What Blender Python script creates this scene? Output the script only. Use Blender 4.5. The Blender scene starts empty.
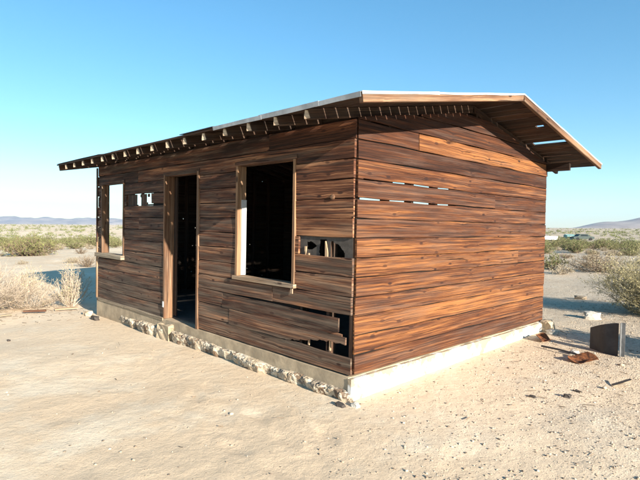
import bpy, bmesh, math, random
import numpy as np
from mathutils import Vector, Matrix
random.seed(11)
rng = np.random.default_rng(5)
scene = bpy.context.scene
COL = scene.collection
V = Vector

# ------------------------------------------------------------------ layout (metres)
# origin = front corner of the cabin, z=0 at the bottom of the siding.
# front wall runs along -X (Y=0), gable wall along +Y (X=0)
L, W = 6.0, 4.2
PITCH = 0.1765
ZR, SL, YR = 2.82, 0.189, 2.107
EF, EB = -0.56, 4.77            # eaves
XR, XL = 0.57, -6.47            # rakes
def ztop(y): return ZR - SL * abs(y - YR)
SUN = V((-1.0, 0.15, -0.335)).normalized()
FORWARD = V((-0.7188, 0.6953, 0.0)); RIGHT = V((0.6953, 0.7188, 0.0))
CAM = V((2.9693, -3.2776, 1.35))

# ------------------------------------------------------------------ noise
def _h(ix, iy, s):
    n = (ix.astype(np.int64) * 374761393 + iy.astype(np.int64) * 668265263 + s * 974711) & 0xffffffff
    n = ((n ^ (n >> 13)) * 1274126177) & 0xffffffff
    return ((n ^ (n >> 16)) & 0xffff) / 65535.0
def vnoise(x, y, s=0):
    x = np.asarray(x, float); y = np.asarray(y, float)
    ix = np.floor(x); iy = np.floor(y); fx = x - ix; fy = y - iy
    fx = fx * fx * (3 - 2 * fx); fy = fy * fy * (3 - 2 * fy)
    a = _h(ix, iy, s); b = _h(ix + 1, iy, s); c = _h(ix, iy + 1, s); d = _h(ix + 1, iy + 1, s)
    return (a + (b - a) * fx) * (1 - fy) + (c + (d - c) * fx) * fy - 0.5
def ground_np(x, y):
    r = np.hypot(x - CAM.x, y - CAM.y)
    lat = (x - CAM.x) * RIGHT.x + (y - CAM.y) * RIGHT.y
    fw = (x - CAM.x) * FORWARD.x + (y - CAM.y) * FORWARD.y
    far = np.clip((r - 10) / 25, 0, 1)
    z = -0.2 + far * (0.0116 * np.clip(lat, -5000, 5000) * (1 - 10 / np.maximum(r, 10)) - 0.0025 * np.clip(fw, -9000, 9000) * (1 - 10 / np.maximum(r, 10)))
    z = z + np.clip(x, -6, 0) * 0.016 + np.clip(y, 0, 4) * 0.017
    z = z - 1.5 * np.exp(-((r - 92) / 38) ** 2)
    # distance to the house, keeps the soil level by the walls
    dx = np.maximum(np.maximum(x - 0.1, -6.1 - x), 0); dy = np.maximum(np.maximum(-0.1 - y, y - 4.3), 0)
    dh = np.hypot(dx, dy); k = np.clip(dh / 1.2, 0.12, 1)
    z = z + k * (0.10 * vnoise(x / 3.1, y / 3.1, 1) + 0.05 * vnoise(x / 1.0, y / 1.0, 2)
         + 0.018 * vnoise(x / .33, y / .33, 3) + 0.009 * vnoise(x / .12, y / .12, 4))
    z = z + np.clip((r - 15) / 60, 0, 1) * (0.5 * vnoise(x / 17., y / 17., 7) + 0.25 * vnoise(x / 6., y / 6., 8))
    z = z + np.clip((r - 150) / 900, 0, 1) * 3.0 * vnoise(x / 230., y / 230., 9)
    rf = np.random.default_rng(3)
    for i in range(46):
        u_ = rf.uniform(0, 1); fx = -3.0 + (rf.normal(0, .5) if i % 2 else 3.6 * u_) + rf.normal(0, .25); fy = -.55 - 2.6 * u_ * (1 if i % 2 else .25) + rf.normal(0, .2)
        an = rf.uniform(-.6, .6) + (1.3 if i % 2 else .2); ca, sa = math.cos(an), math.sin(an)
        a_ = ((x - fx) * ca + (y - fy) * sa) / .15; b_ = (-(x - fx) * sa + (y - fy) * ca) / .06
        q = a_ * a_ + b_ * b_
        z = z - .009 * np.exp(-np.minimum(q, 30) ** 1.6) + .006 * np.exp(-(np.sqrt(np.minimum(q, 30)) - 1.35) ** 2 / .08)
    inside = (x > -5.9) & (x < -0.1) & (y > 0.1) & (y < 4.1)
    return np.where(inside, -0.45, z)
def gz(x, y): return float(ground_np(np.array([x]), np.array([y]))[0])

# ------------------------------------------------------------------ node helpers
def mat(name):
    m = bpy.data.materials.new(name); m.use_nodes = True
    nt = m.node_tree; b = nt.nodes['Principled BSDF']
    b.inputs['Roughness'].default_value = .85
    if 'Specular IOR Level' in b.inputs: b.inputs['Specular IOR Level'].default_value = .25
    return m, nt, b
def N(nt, t, **kw):
    n = nt.nodes.new(t)
    for k, v in kw.items():
        if k.startswith('_'): setattr(n, k[1:], v)
    return n
def lk(nt, a, b): nt.links.new(a, b)
def math_(nt, op, a, b=None, c=None, clamp=False):
    n = nt.nodes.new('ShaderNodeMath'); n.operation = op; n.use_clamp = clamp
    for i, v in enumerate((a, b, c)):
        if v is None: continue
        if isinstance(v, (int, float)): n.inputs[i].default_value = v
        else: nt.links.new(v, n.inputs[i])
    return n.outputs[0]
def rng_(nt, v, a, b, c=0., d=1., smooth=True):
    n = nt.nodes.new('ShaderNodeMapRange')
    if smooth: n.interpolation_type = 'SMOOTHSTEP'
    for i, q in zip((1, 2, 3, 4), (a, b, c, d)): n.inputs[i].default_value = q
    nt.links.new(v, n.inputs[0]); return n.outputs[0]
def mixc(nt, f, a, b, mode='MIX'):
    n = nt.nodes.new('ShaderNodeMix'); n.data_type = 'RGBA'; n.blend_type = mode
    if isinstance(f, (int, float)): n.inputs[0].default_value = f
    else: nt.links.new(f, n.inputs[0])
    for i, v in ((6, a), (7, b)):
        if isinstance(v, tuple): n.inputs[i].default_value = (*v, 1) if len(v) == 3 else v
        else: nt.links.new(v, n.inputs[i])
    return n.outputs[2]
def ramp(nt, v, stops):
    n = nt.nodes.new('ShaderNodeValToRGB'); e = n.color_ramp.elements
    while len(e) > 1: e.remove(e[0])
    e[0].position = stops[0][0]; e[0].color = (*stops[0][1], 1)
    for p, c in stops[1:]:
        q = e.new(p); q.color = (*c, 1)
    nt.links.new(v, n.inputs[0]); return n.outputs[0]
def noise(nt, vec, scale, detail=4, rough=.55, dist=0.):
    n = nt.nodes.new('ShaderNodeTexNoise'); n.inputs['Scale'].default_value = scale
    n.inputs['Detail'].default_value = detail; n.inputs['Roughness'].default_value = rough
    n.inputs['Distortion'].default_value = dist
    if vec is not None: nt.links.new(vec, n.inputs['Vector'])
    return n.outputs['Fac']
def comb(nt, x, y, z):
    n = nt.nodes.new('ShaderNodeCombineXYZ')
    for i, v in enumerate((x, y, z)):
        if isinstance(v, (int, float)): n.inputs[i].default_value = v
        else: nt.links.new(v, n.inputs[i])
    return n.outputs[0]
def bump(nt, b, h, strength, dist):
    n = nt.nodes.new('ShaderNodeBump'); n.inputs['Strength'].default_value = strength
    n.inputs['Distance'].default_value = dist
    nt.links.new(h, n.inputs['Height']); nt.links.new(n.outputs[0], b.inputs['Normal'])
def objco(nt): return nt.nodes.new('ShaderNodeTexCoord').outputs['Object']
def geopos(nt): return nt.nodes.new('ShaderNodeNewGeometry').outputs['Position']

# wood: grain runs along UV.u (metres); attribute par = (random, tone, grey)
def wood(name, dark, mid, light, greyc=(.15, .12, .10), knots=True, val=1.0, bumpd=.006, blot=1.3):
    m, nt, b = mat(name)
    uv = N(nt, 'ShaderNodeUVMap'); uv.uv_map = 'UV'
    s = N(nt, 'ShaderNodeSeparateXYZ'); lk(nt, uv.outputs[0], s.inputs[0]); u, v = s.outputs[0], s.outputs[1]
    at = N(nt, 'ShaderNodeAttribute'); at.attribute_name = 'par'
    sp = N(nt, 'ShaderNodeSeparateColor'); lk(nt, at.outputs['Color'], sp.inputs[0])
    rnd, tone, grey = sp.outputs[0], sp.outputs[1], sp.outputs[2]
    rz = math_(nt, 'MULTIPLY', rnd, 53.)
    # knots
    vo = N(nt, 'ShaderNodeTexVoronoi'); vo.voronoi_dimensions = '2D'; vo.inputs['Scale'].default_value = 1.
    lk(nt, comb(nt, math_(nt, 'ADD', math_(nt, 'MULTIPLY', u, 3.4), rz), math_(nt, 'ADD', math_(nt, 'MULTIPLY', v, 8.5), math_(nt, 'MULTIPLY', rz, 3.7)), 0.), vo.inputs['Vector'])
    d = vo.outputs['Distance']
    cs = N(nt, 'ShaderNodeSeparateColor'); lk(nt, vo.outputs['Color'], cs.inputs[0])
    has = rng_(nt, cs.outputs[0], .66, .68)
    near = math_(nt, 'MULTIPLY', rng_(nt, d, 0., .42, 1., 0.), has)
    warp = math_(nt, 'MULTIPLY', near, .011 if knots else 0.)
    wob = math_(nt, 'MULTIPLY', math_(nt, 'SUBTRACT', noise(nt, comb(nt, math_(nt, 'MULTIPLY', u, 1.6), math_(nt, 'MULTIPLY', v, 3.), rz), 1., 2), .5), .016)
    vv = math_(nt, 'ADD', math_(nt, 'ADD', v, warp), wob)
    g1 = noise(nt, comb(nt, math_(nt, 'MULTIPLY', u, .75), math_(nt, 'MULTIPLY', vv, 55.), rz), 1., 5, .66)
    g2 = noise(nt, comb(nt, math_(nt, 'MULTIPLY', u, 3.), math_(nt, 'MULTIPLY', vv, 230.), rz), 1., 3, .6)
    g3 = noise(nt, comb(nt, math_(nt, 'MULTIPLY', u, .9), math_(nt, 'MULTIPLY', v, 9.), rz), 1., 4, .6)
    f = math_(nt, 'ADD', math_(nt, 'MULTIPLY', math_(nt, 'SUBTRACT', g1, .5), 1.45), math_(nt, 'MULTIPLY', math_(nt, 'SUBTRACT', g2, .5), 1.0))
    f = math_(nt, 'ADD', f, math_(nt, 'MULTIPLY', math_(nt, 'SUBTRACT', g3, .5), blot))
    f = math_(nt, 'ADD', f, tone)
    c = ramp(nt, f, [(0., dark), (.32, tuple(a * .6 + q * .4 for a, q in zip(dark, mid))), (.55, mid), (.85, light), (1., tuple(min(1, a * 1.25) for a in light))])
    gp = noise(nt, comb(nt, math_(nt, 'MULTIPLY', u, 1.1), math_(nt, 'MULTIPLY', v, 16.), rz), 1.3, 5, .65)
    gm = math_(nt, 'ADD', math_(nt, 'MULTIPLY', math_(nt, 'SUBTRACT', gp, .5), 2.6), grey, None, True)
    gcol = mixc(nt, rng_(nt, g1, .3, .7), tuple(a * .45 for a in greyc), tuple(a * 1.35 for a in greyc))
    c = mixc(nt, math_(nt, 'MULTIPLY', gm, .85), c, gcol)
    # cracks
    cr = noise(nt, comb(nt, math_(nt, 'MULTIPLY', u, 1.3), math_(nt, 'MULTIPLY', vv, 75.), math_(nt, 'ADD', rz, 9.)), 1., 2, .5)
    crm = rng_(nt, cr, .66, .70)
    c = mixc(nt, math_(nt, 'MULTIPLY', crm, .8), c, tuple(a * .35 for a in dark))
    if knots:
        kr = math_(nt, 'ADD', d, math_(nt, 'MULTIPLY', math_(nt, 'SUBTRACT', g1, .5), .20))
        ksz = math_(nt, 'MULTIPLY', cs.outputs[1], .05)
        kr = math_(nt, 'SUBTRACT', kr, ksz)
        km = math_(nt, 'MULTIPLY', rng_(nt, kr, .04, .13, 1., 0.), has)
        c = mixc(nt, math_(nt, 'MULTIPLY', km, math_(nt, 'ADD', math_(nt, 'MULTIPLY', cs.outputs[2], .6), .35)), c, (.026, .010, .007))
        ring = math_(nt, 'MULTIPLY', math_(nt, 'MULTIPLY', rng_(nt, kr, .10, .125), rng_(nt, kr, .14, .24, 1., 0.)), has)
        c = mixc(nt, math_(nt, 'MULTIPLY', ring, .0), c, tuple(min(1, a * 1.3) for a in light))
    if val != 1.: c = mixc(nt, 1., c, (val, val, val), 'MULTIPLY')
    lk(nt, c, b.inputs['Base Color'])
    h = math_(nt, 'ADD', math_(nt, 'MULTIPLY', g1, .7), math_(nt, 'MULTIPLY', g2, .35))
    h = math_(nt, 'SUBTRACT', h, math_(nt, 'MULTIPLY', crm, 1.2))
    bump(nt, b, h, .8, bumpd)
    b.inputs['Roughness'].default_value = .8
    return m
M = {}
M['gable'] = wood('weathered_redwood', (.016, .0055, .0033), (.088, .0285, .0105), (.235, .092, .029), (.085, .055, .042), blot=.75)
M['front'] = wood('brown_weathered_wood', (.018, .008, .0055), (.125, .046, .0225), (.35, .165, .080), (.165, .125, .09), blot=1.7)
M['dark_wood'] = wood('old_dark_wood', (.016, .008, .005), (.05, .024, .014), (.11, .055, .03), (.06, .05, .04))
M['barge'] = wood('sun_browned_trim', (.05, .022, .012), (.17, .085, .045), (.30, .17, .09), (.22, .17, .12))
M['trim'] = wood('pale_bare_wood', (.11, .06, .03), (.26, .15, .08), (.42, .28, .17), (.34, .28, .21))
M['rafter_wood'] = wood('shade_dark_rafter_wood', (.018, .010, .007), (.06, .032, .02), (.12, .07, .045), (.08, .065, .05))  # rafter tone darkened to put the eave shade into the wood
M['pale_end'] = wood('pale_end_grain', (.22, .14, .09), (.38, .27, .18), (.52, .40, .28), (.4, .33, .25), knots=False)
M['skirt_wood'] = wood('sandy_grey_plank', (.14, .10, .06), (.27, .20, .13), (.4, .31, .2), (.32, .26, .19))

def plain(name, col, rough=.8, var=.25, scale=8., bd=.004, metal=0., col2=None, detail=6):
    m, nt, b = mat(name); co = objco(nt)
    n = noise(nt, co, scale, detail, .6)
    c2 = col2 or tuple(a * (1 - var) for a in col)
    c = mixc(nt, rng_(nt, n, .35, .65), c2, col)
    n2 = noise(nt, co, scale * 9, 4, .6)
    c = mixc(nt, math_(nt, 'MULTIPLY', rng_(nt, n2, .5, .75), .35), c, tuple(a * .6 for a in col))
    lk(nt, c, b.inputs['Base Color']); b.inputs['Roughness'].default_value = rough
    b.inputs['Metallic'].default_value = metal
    bump(nt, b, math_(nt, 'ADD', n, math_(nt, 'MULTIPLY', n2, .4)), .7, bd)
    return m
M['concrete'] = plain('dusty_concrete', (.45, .35, .235), .9, .3, 5., .006)
M['floor'] = plain('grey_slab', (.10, .085, .07), .8, .3, 5., .003)
M['felt'] = plain('roofing_felt', (.05, .05, .052), .9, .4, 6., .003)
M['seam_black'] = plain('black_seam_blocker', (.010, .009, .008), .95, .3, 6., .001)  # black sheet added behind the siding to keep its seams dark
M['backing'] = plain('grey_building_paper', (.085, .072, .062), .9, .3, 14., .003)
M['metal'] = plain('galvanised_edge', (.42, .43, .44), .55, .35, 5., .001, .3)
M['white_metal'] = plain('white_edge_strip', (.55, .55, .54), .6, .25, 4., .001)
M['dark_metal'] = plain('dark_sheet_metal', (.06, .06, .065), .6, .3, 5., .002, .2)
M['grey_metal'] = plain('grey_post_metal', (.22, .22, .22), .55, .4, 9., .001, .3)
M['rust'] = plain('rusted_steel', (.20, .072, .026), .85, .3, 18., .004, 0., (.045, .020, .012))
M['stone_pale'] = plain('pale_stone', (.58, .53, .45), .9, .3, 9., .01)
M['stone_dark'] = plain('dark_stone', (.085, .07, .06), .9, .4, 9., .01)
M['stone_tan'] = plain('tan_stone', (.30, .235, .165), .9, .3, 9., .01)
M['black'] = plain('blackened_wood', (.02, .018, .017), .9, .3, 9., .003)
M['hinge'] = plain('white_painted_steel', (.7, .7, .68), .5, .1, 9., .001)
M['white_paint_far'] = plain('white_panel', (.78, .8, .8), .5, .08, 1., .001)
M['teal_far'] = plain('pale_teal_panel', (.22, .38, .36), .6, .2, 1., .001)
M['dark_far'] = plain('dark_green_paint', (.03, .05, .045), .5, .2, 1., .001)
M['glass_far'] = plain('dark_window', (.02, .03, .035), .15, .1, 1., .0)
M['tyre'] = plain('black_rubber', (.02, .02, .02), .8, .2, 4., .001)

def mk_whitewash():
    m, nt, b = mat('chipped_whitewash'); co = objco(nt)
    n = noise(nt, co, 3.2, 7, .68)
    s = N(nt, 'ShaderNodeSeparateXYZ'); lk(nt, co, s.inputs[0])
    edge = rng_(nt, s.outputs[2], -.13, -.01, 0., .11)
    k = rng_(nt, math_(nt, 'ADD', n, edge), .56, .62)
    c = mixc(nt, k, (.58, .56, .51), (.36, .28, .19))
    c = mixc(nt, math_(nt, 'MULTIPLY', rng_(nt, noise(nt, co, 17, 6, .75), .56, .66), .6), c, (.34, .26, .17))
    lk(nt, c, b.inputs['Base Color']); bump(nt, b, math_(nt, 'ADD', n, math_(nt, 'MULTIPLY', noise(nt, co, 60, 4), .3)), .8, .012)
    return m
M['whitewash'] = mk_whitewash()
def mk_rubble():
    m, nt, b = mat('broken_concrete_rubble'); co = objco(nt)
    vo = N(nt, 'ShaderNodeTexVoronoi'); vo.inputs['Scale'].default_value = 11.
    w = noise(nt, co, 9, 4); wv = N(nt, 'ShaderNodeVectorMath'); wv.operation = 'ADD'
    lk(nt, co, wv.inputs[0]); lk(nt, comb(nt, math_(nt, 'MULTIPLY', w, .12), 0., math_(nt, 'MULTIPLY', w, .08)), wv.inputs[1]); lk(nt, wv.outputs[0], vo.inputs['Vector'])
    cs = N(nt, 'ShaderNodeSeparateColor'); lk(nt, vo.outputs['Color'], cs.inputs[0])
    k = rng_(nt, math_(nt, 'ADD', cs.outputs[0], math_(nt, 'MULTIPLY', math_(nt, 'SUBTRACT', noise(nt, co, 26, 5, .7), .5), 2.6)), .62, .80)
    darkc = mixc(nt, rng_(nt, cs.outputs[1], .35, .65), (.17, .105, .065), (.22, .18, .14))
    c = mixc(nt, math_(nt, 'MULTIPLY', k, .9), mixc(nt, rng_(nt, noise(nt, co, 7, 5, .7), .4, .6), (.62, .54, .42), (.45, .35, .24)), darkc)
    lk(nt, c, b.inputs['Base Color'])
    bump(nt, b, math_(nt, 'ADD', noise(nt, co, 22, 6, .7), math_(nt, 'MULTIPLY', cs.outputs[0], .6)), 1., .03)
    return m
M['rubble'] = mk_rubble()
def mk_sand():
    m, nt, b = mat('desert_sand'); co = geopos(nt)
    a = noise(nt, co, .22, 5, .6); c1 = noise(nt, co, 1.3, 6, .65); c2 = noise(nt, co, 9., 6, .7); c3 = noise(nt, co, 120., 5, .75)
    c = mixc(nt, rng_(nt, a, .38, .62), (.70, .55, .385), (.61, .465, .315))
    c = mixc(nt, math_(nt, 'MULTIPLY', rng_(nt, c1, .45, .68), .55), c, (.73, .64, .495))
    c = mixc(nt, math_(nt, 'MULTIPLY', rng_(nt, c2, .50, .72), .22), c, (.38, .28, .185))
    c = mixc(nt, math_(nt, 'MULTIPLY', rng_(nt, c3, .54, .68), .42), c, (.24, .17, .11))
    c = mixc(nt, math_(nt, 'MULTIPLY', rng_(nt, c3, .45, .33), .35), c, (.72, .63, .52))
    # gravelly ground to the right (east) of the cabin
    s = N(nt, 'ShaderNodeSeparateXYZ'); lk(nt, co, s.inputs[0])
    ea = math_(nt, 'ADD', math_(nt, 'MULTIPLY', s.outputs[0], .695), math_(nt, 'MULTIPLY', s.outputs[1], .719))
    ea = math_(nt, 'ADD', ea, math_(nt, 'MULTIPLY', math_(nt, 'SUBTRACT', c1, .5), 3.))
    gm = rng_(nt, ea, .6, 4.6)
    vo = N(nt, 'ShaderNodeTexVoronoi'); vo.inputs['Scale'].default_value = 46.; lk(nt, co, vo.inputs['Vector'])
    cs = N(nt, 'ShaderNodeSeparateColor'); lk(nt, vo.outputs['Color'], cs.inputs[0])
    gcol = ramp(nt, cs.outputs[0], [(0., (.12, .095, .08)), (.18, (.28, .21, .15)), (.5, (.40, .315, .225)), (1., (.55, .46, .35))])
    c = mixc(nt, math_(nt, 'MULTIPLY', gm, .62), c, gcol)
    lk(nt, c, b.inputs['Base Color']); b.inputs['Roughness'].default_value = .95
    h = math_(nt, 'ADD', math_(nt, 'MULTIPLY', c2, .6), math_(nt, 'MULTIPLY', c3, .15))
    peb = math_(nt, 'MULTIPLY', math_(nt, 'MULTIPLY', rng_(nt, vo.outputs['Distance'], 0., .6, 1., 0.), gm), .22)
    h = math_(nt, 'ADD', h, peb)
    bump(nt, b, h, .7, .05)
    return m
M['sand'] = mk_sand()
def mk_mount(name, a, b_):
    m, nt, b = mat(name); co = geopos(nt)
    n = noise(nt, co, .004, 8, .65)
    lk(nt, mixc(nt, rng_(nt, n, .35, .65), a, b_), b.inputs['Base Color']); return m
M['mount'] = mk_mount('bare_rock_hills', (.20, .15, .12), (.36, .28, .22))
def plantmat(name, cols):
    m, nt, b = mat(name)
    at = N(nt, 'ShaderNodeAttribute'); at.attribute_name = 'par'
    sp = N(nt, 'ShaderNodeSeparateColor'); lk(nt, at.outputs['Color'], sp.inputs[0])
    oi = N(nt, 'ShaderNodeObjectInfo')
    f = math_(nt, 'ADD', math_(nt, 'MULTIPLY', sp.outputs[0], .8), math_(nt, 'MULTIPLY', oi.outputs['Random'], .2))
    st = [(i / (len(cols) - 1), c) for i, c in enumerate(cols)]
    lk(nt, ramp(nt, f, st), b.inputs['Base Color']); b.inputs['Roughness'].default_value = .8
    return m
M['twig_pale'] = plantmat('bleached_twigs', [(.26, .19, .13), (.46, .37, .28), (.62, .54, .44)])
M['twig_brown'] = plantmat('brown_twigs', [(.10, .07, .05), (.20, .14, .09), (.30, .22, .15)])
M['twig_olive'] = plantmat('olive_straw_twigs', [(.15, .125, .07), (.30, .26, .15), (.48, .42, .27)])
M['leaf_olive'] = plantmat('olive_leaves', [(.10, .12, .035), (.18, .19, .06), (.30, .28, .12)])
M['leaf_straw'] = plantmat('straw_leaves', [(.24, .205, .09), (.40, .34, .17), (.54, .47, .28)])
M['leaf_green'] = plantmat('creosote_leaves', [(.09, .105, .035), (.165, .175, .065), (.27, .26, .12)])
M['leaf_tan'] = plantmat('bursage_leaves', [(.16, .13, .08), (.27, .22, .14), (.38, .32, .22)])

# ------------------------------------------------------------------ mesh builder
class MB:
    def __init__(s): s.v = []; s.f = []; s.uv = []; s.par = []
    def board(s, O, A, B, Nn, s0, s1, bot, top, th, tone=.5, grey=.2, ds=.3, wav=.0015, bow=.0025, ch=.003, cup=0., breaks=(), rnd=None, uoff=None):
        O, A, B, Nn = V(O), V(A), V(B), V(Nn)
        fb = bot if callable(bot) else (lambda q: bot)
        ft = top if callable(top) else (lambda q: top)
        rnd = random.random() if rnd is None else rnd
        uo = random.uniform(0, 60) if uoff is None else uoff
        n = max(1, int(round((s1 - s0) / ds)))
        st = sorted(set([s0 + (s1 - s0) * i / n for i in range(n + 1)] + [q for q in breaks if s0 < q < s1]))
        base = len(s.v); ph = random.uniform(0, 9)
        b0 = bow * random.uniform(-1, 1)
        keep = []
        for q in st:
            bo, to = fb(q), ft(q)
            if to - bo < .004: continue
            keep.append(q)
            bo += wav * math.sin(q * 7.3 + ph) ; to += wav * math.sin(q * 6.1 + ph * 2.1)
            nn = b0 + bow * .8 * math.sin(q * 2.1 + ph)
            c = min(ch, (to - bo) * .3)
            ring = ((bo, 0), (bo, th - c + nn + cup), (bo + c, th + nn + cup), (to - c, th + nn - cup), (to, th - c + nn - cup), (to, 0))
            for t, w in ring:
                s.v.append(O + A * q + B * t + Nn * w); s.par.append((rnd, tone, grey))
        m = len(keep)
        if m < 2:
            del s.v[base:]; del s.par[base:]; return
        for i in range(m - 1):
            for k in range(6):
                k2 = (k + 1) % 6
                a, b_, c_, d = base + i * 6 + k, base + i * 6 + k2, base + (i + 1) * 6 + k2, base + (i + 1) * 6 + k
                s.f.append((a, b_, c_, d))
                def tv(idx, kk):
                    bo = (s.v[idx] - O).dot(B)
                    w = (s.v[idx] - O).dot(Nn)
                    return bo + w
                s.uv += [(keep[i] + uo, tv(a, k)), (keep[i] + uo, tv(b_, k2)), (keep[i + 1] + uo, tv(c_, k2)), (keep[i + 1] + uo, tv(d, k))]
        for e, sgn in ((0, 1), (m - 1, -1)):
            idx = [base + e * 6 + k for k in range(6)]
            s.f.append(tuple(idx[::sgn]))
            for a in idx[::sgn]:
                s.uv.append(((s.v[a] - O).dot(Nn) * 1.0 + uo, (s.v[a] - O).dot(B)))
    def box(s, x0, x1, y0, y1, z0, z1, ax='x', tone=.5, grey=.2, **kw):
        X, Y, Z = V((1, 0, 0)), V((0, 1, 0)), V((0, 0, 1))
        kw.setdefault('wav', 0); kw.setdefault('bow', 0); kw.setdefault('ch', .002)
        if ax == 'x': s.board((0, y0, 0), X, Z, Y, x0, x1, z0, z1, y1 - y0, tone, grey, **kw)
        elif ax == 'y': s.board((x0, 0, 0), Y, Z, X, y0, y1, z0, z1, x1 - x0, tone, grey, **kw)
        else: s.board((0, y0, 0), Z, X, Y, z0, z1, x0, x1, y1 - y0, tone, grey, **kw)
    def poly(s, vs, fs, rnd=.5, tone=.5, grey=.2):
        base = len(s.v)
        for p in vs: s.v.append(V(p)); s.par.append((rnd, tone, grey))
        for f in fs:
            s.f.append(tuple(base + i for i in f))
            for i in f: s.uv.append((vs[i][0] + vs[i][1], vs[i][2]))
    def tube(s, pts, rads, n=6, rnd=.5):
        base = len(s.v)
        pts = [V(p) for p in pts]
        for i, p in enumerate(pts):
            d = (pts[min(i + 1, len(pts) - 1)] - pts[max(i - 1, 0)]).normalized()
            a = d.orthogonal().normalized(); b_ = d.cross(a)
            for k in range(n):
                t = 2 * math.pi * k / n
                s.v.append(p + (a * math.cos(t) + b_ * math.sin(t)) * rads[i]); s.par.append((rnd, .5, .2))
        for i in range(len(pts) - 1):
            for k in range(n):
                k2 = (k + 1) % n
                s.f.append((base + i * n + k, base + i * n + k2, base + (i + 1) * n + k2, base + (i + 1) * n + k))
                s.uv += [(i * .1, k * .05)] * 4
        for e in (0, len(pts) - 1):
            s.f.append(tuple(base + e * n + k for k in range(n))); s.uv += [(0, 0)] * n
    def build(s, name, m, parent=None, smooth=False, recalc=True):
        me = bpy.data.meshes.new(name)
        me.from_pydata([tuple(p) for p in s.v], [], s.f)
        ul = me.uv_layers.new(name='UV')
        ul.data.foreach_set('uv', np.array(s.uv, dtype=np.float32).ravel())
        at = me.attributes.new('par', 'FLOAT_COLOR', 'POINT')
        pp = np.ones((len(s.v), 4), np.float32); pp[:, :3] = np.array(s.par)
        at.data.foreach_set('color', pp.ravel())
        if recalc:
            bm = bmesh.new(); bm.from_mesh(me); bmesh.ops.recalc_face_normals(bm, faces=bm.faces); bm.to_mesh(me); bm.free()
        me.materials.append(M[m] if isinstance(m, str) else m)
        if smooth: me.polygons.foreach_set('use_smooth', [True] * len(me.polygons))
        o = bpy.data.objects.new(name, me); COL.objects.link(o)
        if parent: o.parent = parent
        return o
def np_mesh(name, verts, faces, par=None, m=None, smooth=False, parent=None):
    """verts (n,3), faces (m,k) uniform k"""
    me = bpy.data.meshes.new(name); k = faces.shape[1]
    me.vertices.add(len(verts)); me.vertices.foreach_set('co', verts.astype(np.float32).ravel())
    me.loops.add(faces.size); me.loops.foreach_set('vertex_index', faces.astype(np.int32).ravel())
    me.polygons.add(len(faces)); me.polygons.foreach_set('loop_start', (np.arange(len(faces)) * k).astype(np.int32))
    me.polygons.foreach_set('loop_total', np.full(len(faces), k, np.int32))
    if smooth: me.polygons.foreach_set('use_smooth', np.ones(len(faces), bool))
    if par is not None:
        at = me.attributes.new('par', 'FLOAT_COLOR', 'POINT')
        pp = np.ones((len(verts), 4), np.float32); pp[:, 0] = par; pp[:, 1] = .5; pp[:, 2] = .2
        at.data.foreach_set('color', pp.ravel())
    me.update(calc_edges=True); me.validate()
    if m: me.materials.append(M[m])
    o = bpy.data.objects.new(name, me); COL.objects.link(o)
    if parent: o.parent = parent
    return o
def thing(name, label, cat, loc=(0, 0, 0), group=None):
    o = bpy.data.objects.new(name, None); o.empty_display_size = .2; COL.objects.link(o); o.location = loc
    return tag(o, label, cat, group)
def tag(o, label, cat, group=None):
    o['label'] = label; o['category'] = cat
    if group: o['group'] = group
    return o

# ------------------------------------------------------------------ cabin
cabin = thing('cabin', 'weathered redwood board cabin with open door and empty windows under a low gable roof', 'cabin')
Xv, Yv, Zv = V((1, 0, 0)), V((0, 1, 0)), V((0, 0, 1))
NR = 13
def row(k): return k * PITCH, (k + 1) * PITCH

# --- gable wall siding (X = 0), s = y
def gline(y): return ztop(y) - .112
mb = MB()
gt = [.46, .66, .72, .68, .58, .64, .56, .54, .56, .42, .56, .28, .50, .38, .42, .36]
gg = [.30, .14, .12, .18, .16, .22, .16, .30, .24, .18, .14, .10, .06, .10, .10, .1]
joints = {5: [3.3], 12: [.95], 9: [2.6]}
for k in range(15):
    z0, z1 = row(k)
    js = [.03] + joints.get(k, []) + [4.19]
    for i in range(len(js) - 1):
        a, b_ = js[i] + (.002 if i else 0), js[i + 1] - .002
        sag = random.uniform(-.003, .003)
        cup = random.uniform(-.0035, .0035)
        def fb(q, z0=z0, k=k, sag=sag):
            g = .0075 + sag + .0025 * math.sin(q * 3.1 + k)
            if k == 10 and .1 < q < 1.22: g = .011
            if k == 9 and .1 < q < 1.72: g = .0125
            return z0 + g
        def ft(q, z1=z1): return min(z1 - .001, gline(q))
        tn = gt[k] + random.uniform(-.06, .06)
        if k == 12 and i == 1: tn = .78
        if k == 12 and i == 0: tn = .36
        if k == 5 and i == 1: tn = .6
        mb.board((0, 0, 0), Yv, Zv, Xv, a, b_, fb, ft, .02, tn, gg[k] + random.uniform(-.04, .04), ds=.12, wav=.003, cup=cup,
                 breaks=(.1001, .0999, 1.2199, 1.2201, 1.7199, 1.7201, .1999, .2001, 1.4999, 1.5001, YR), bow=.004)
# knocked-open notches at two board ends
mb.build('gable_siding', 'gable', cabin)

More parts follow.
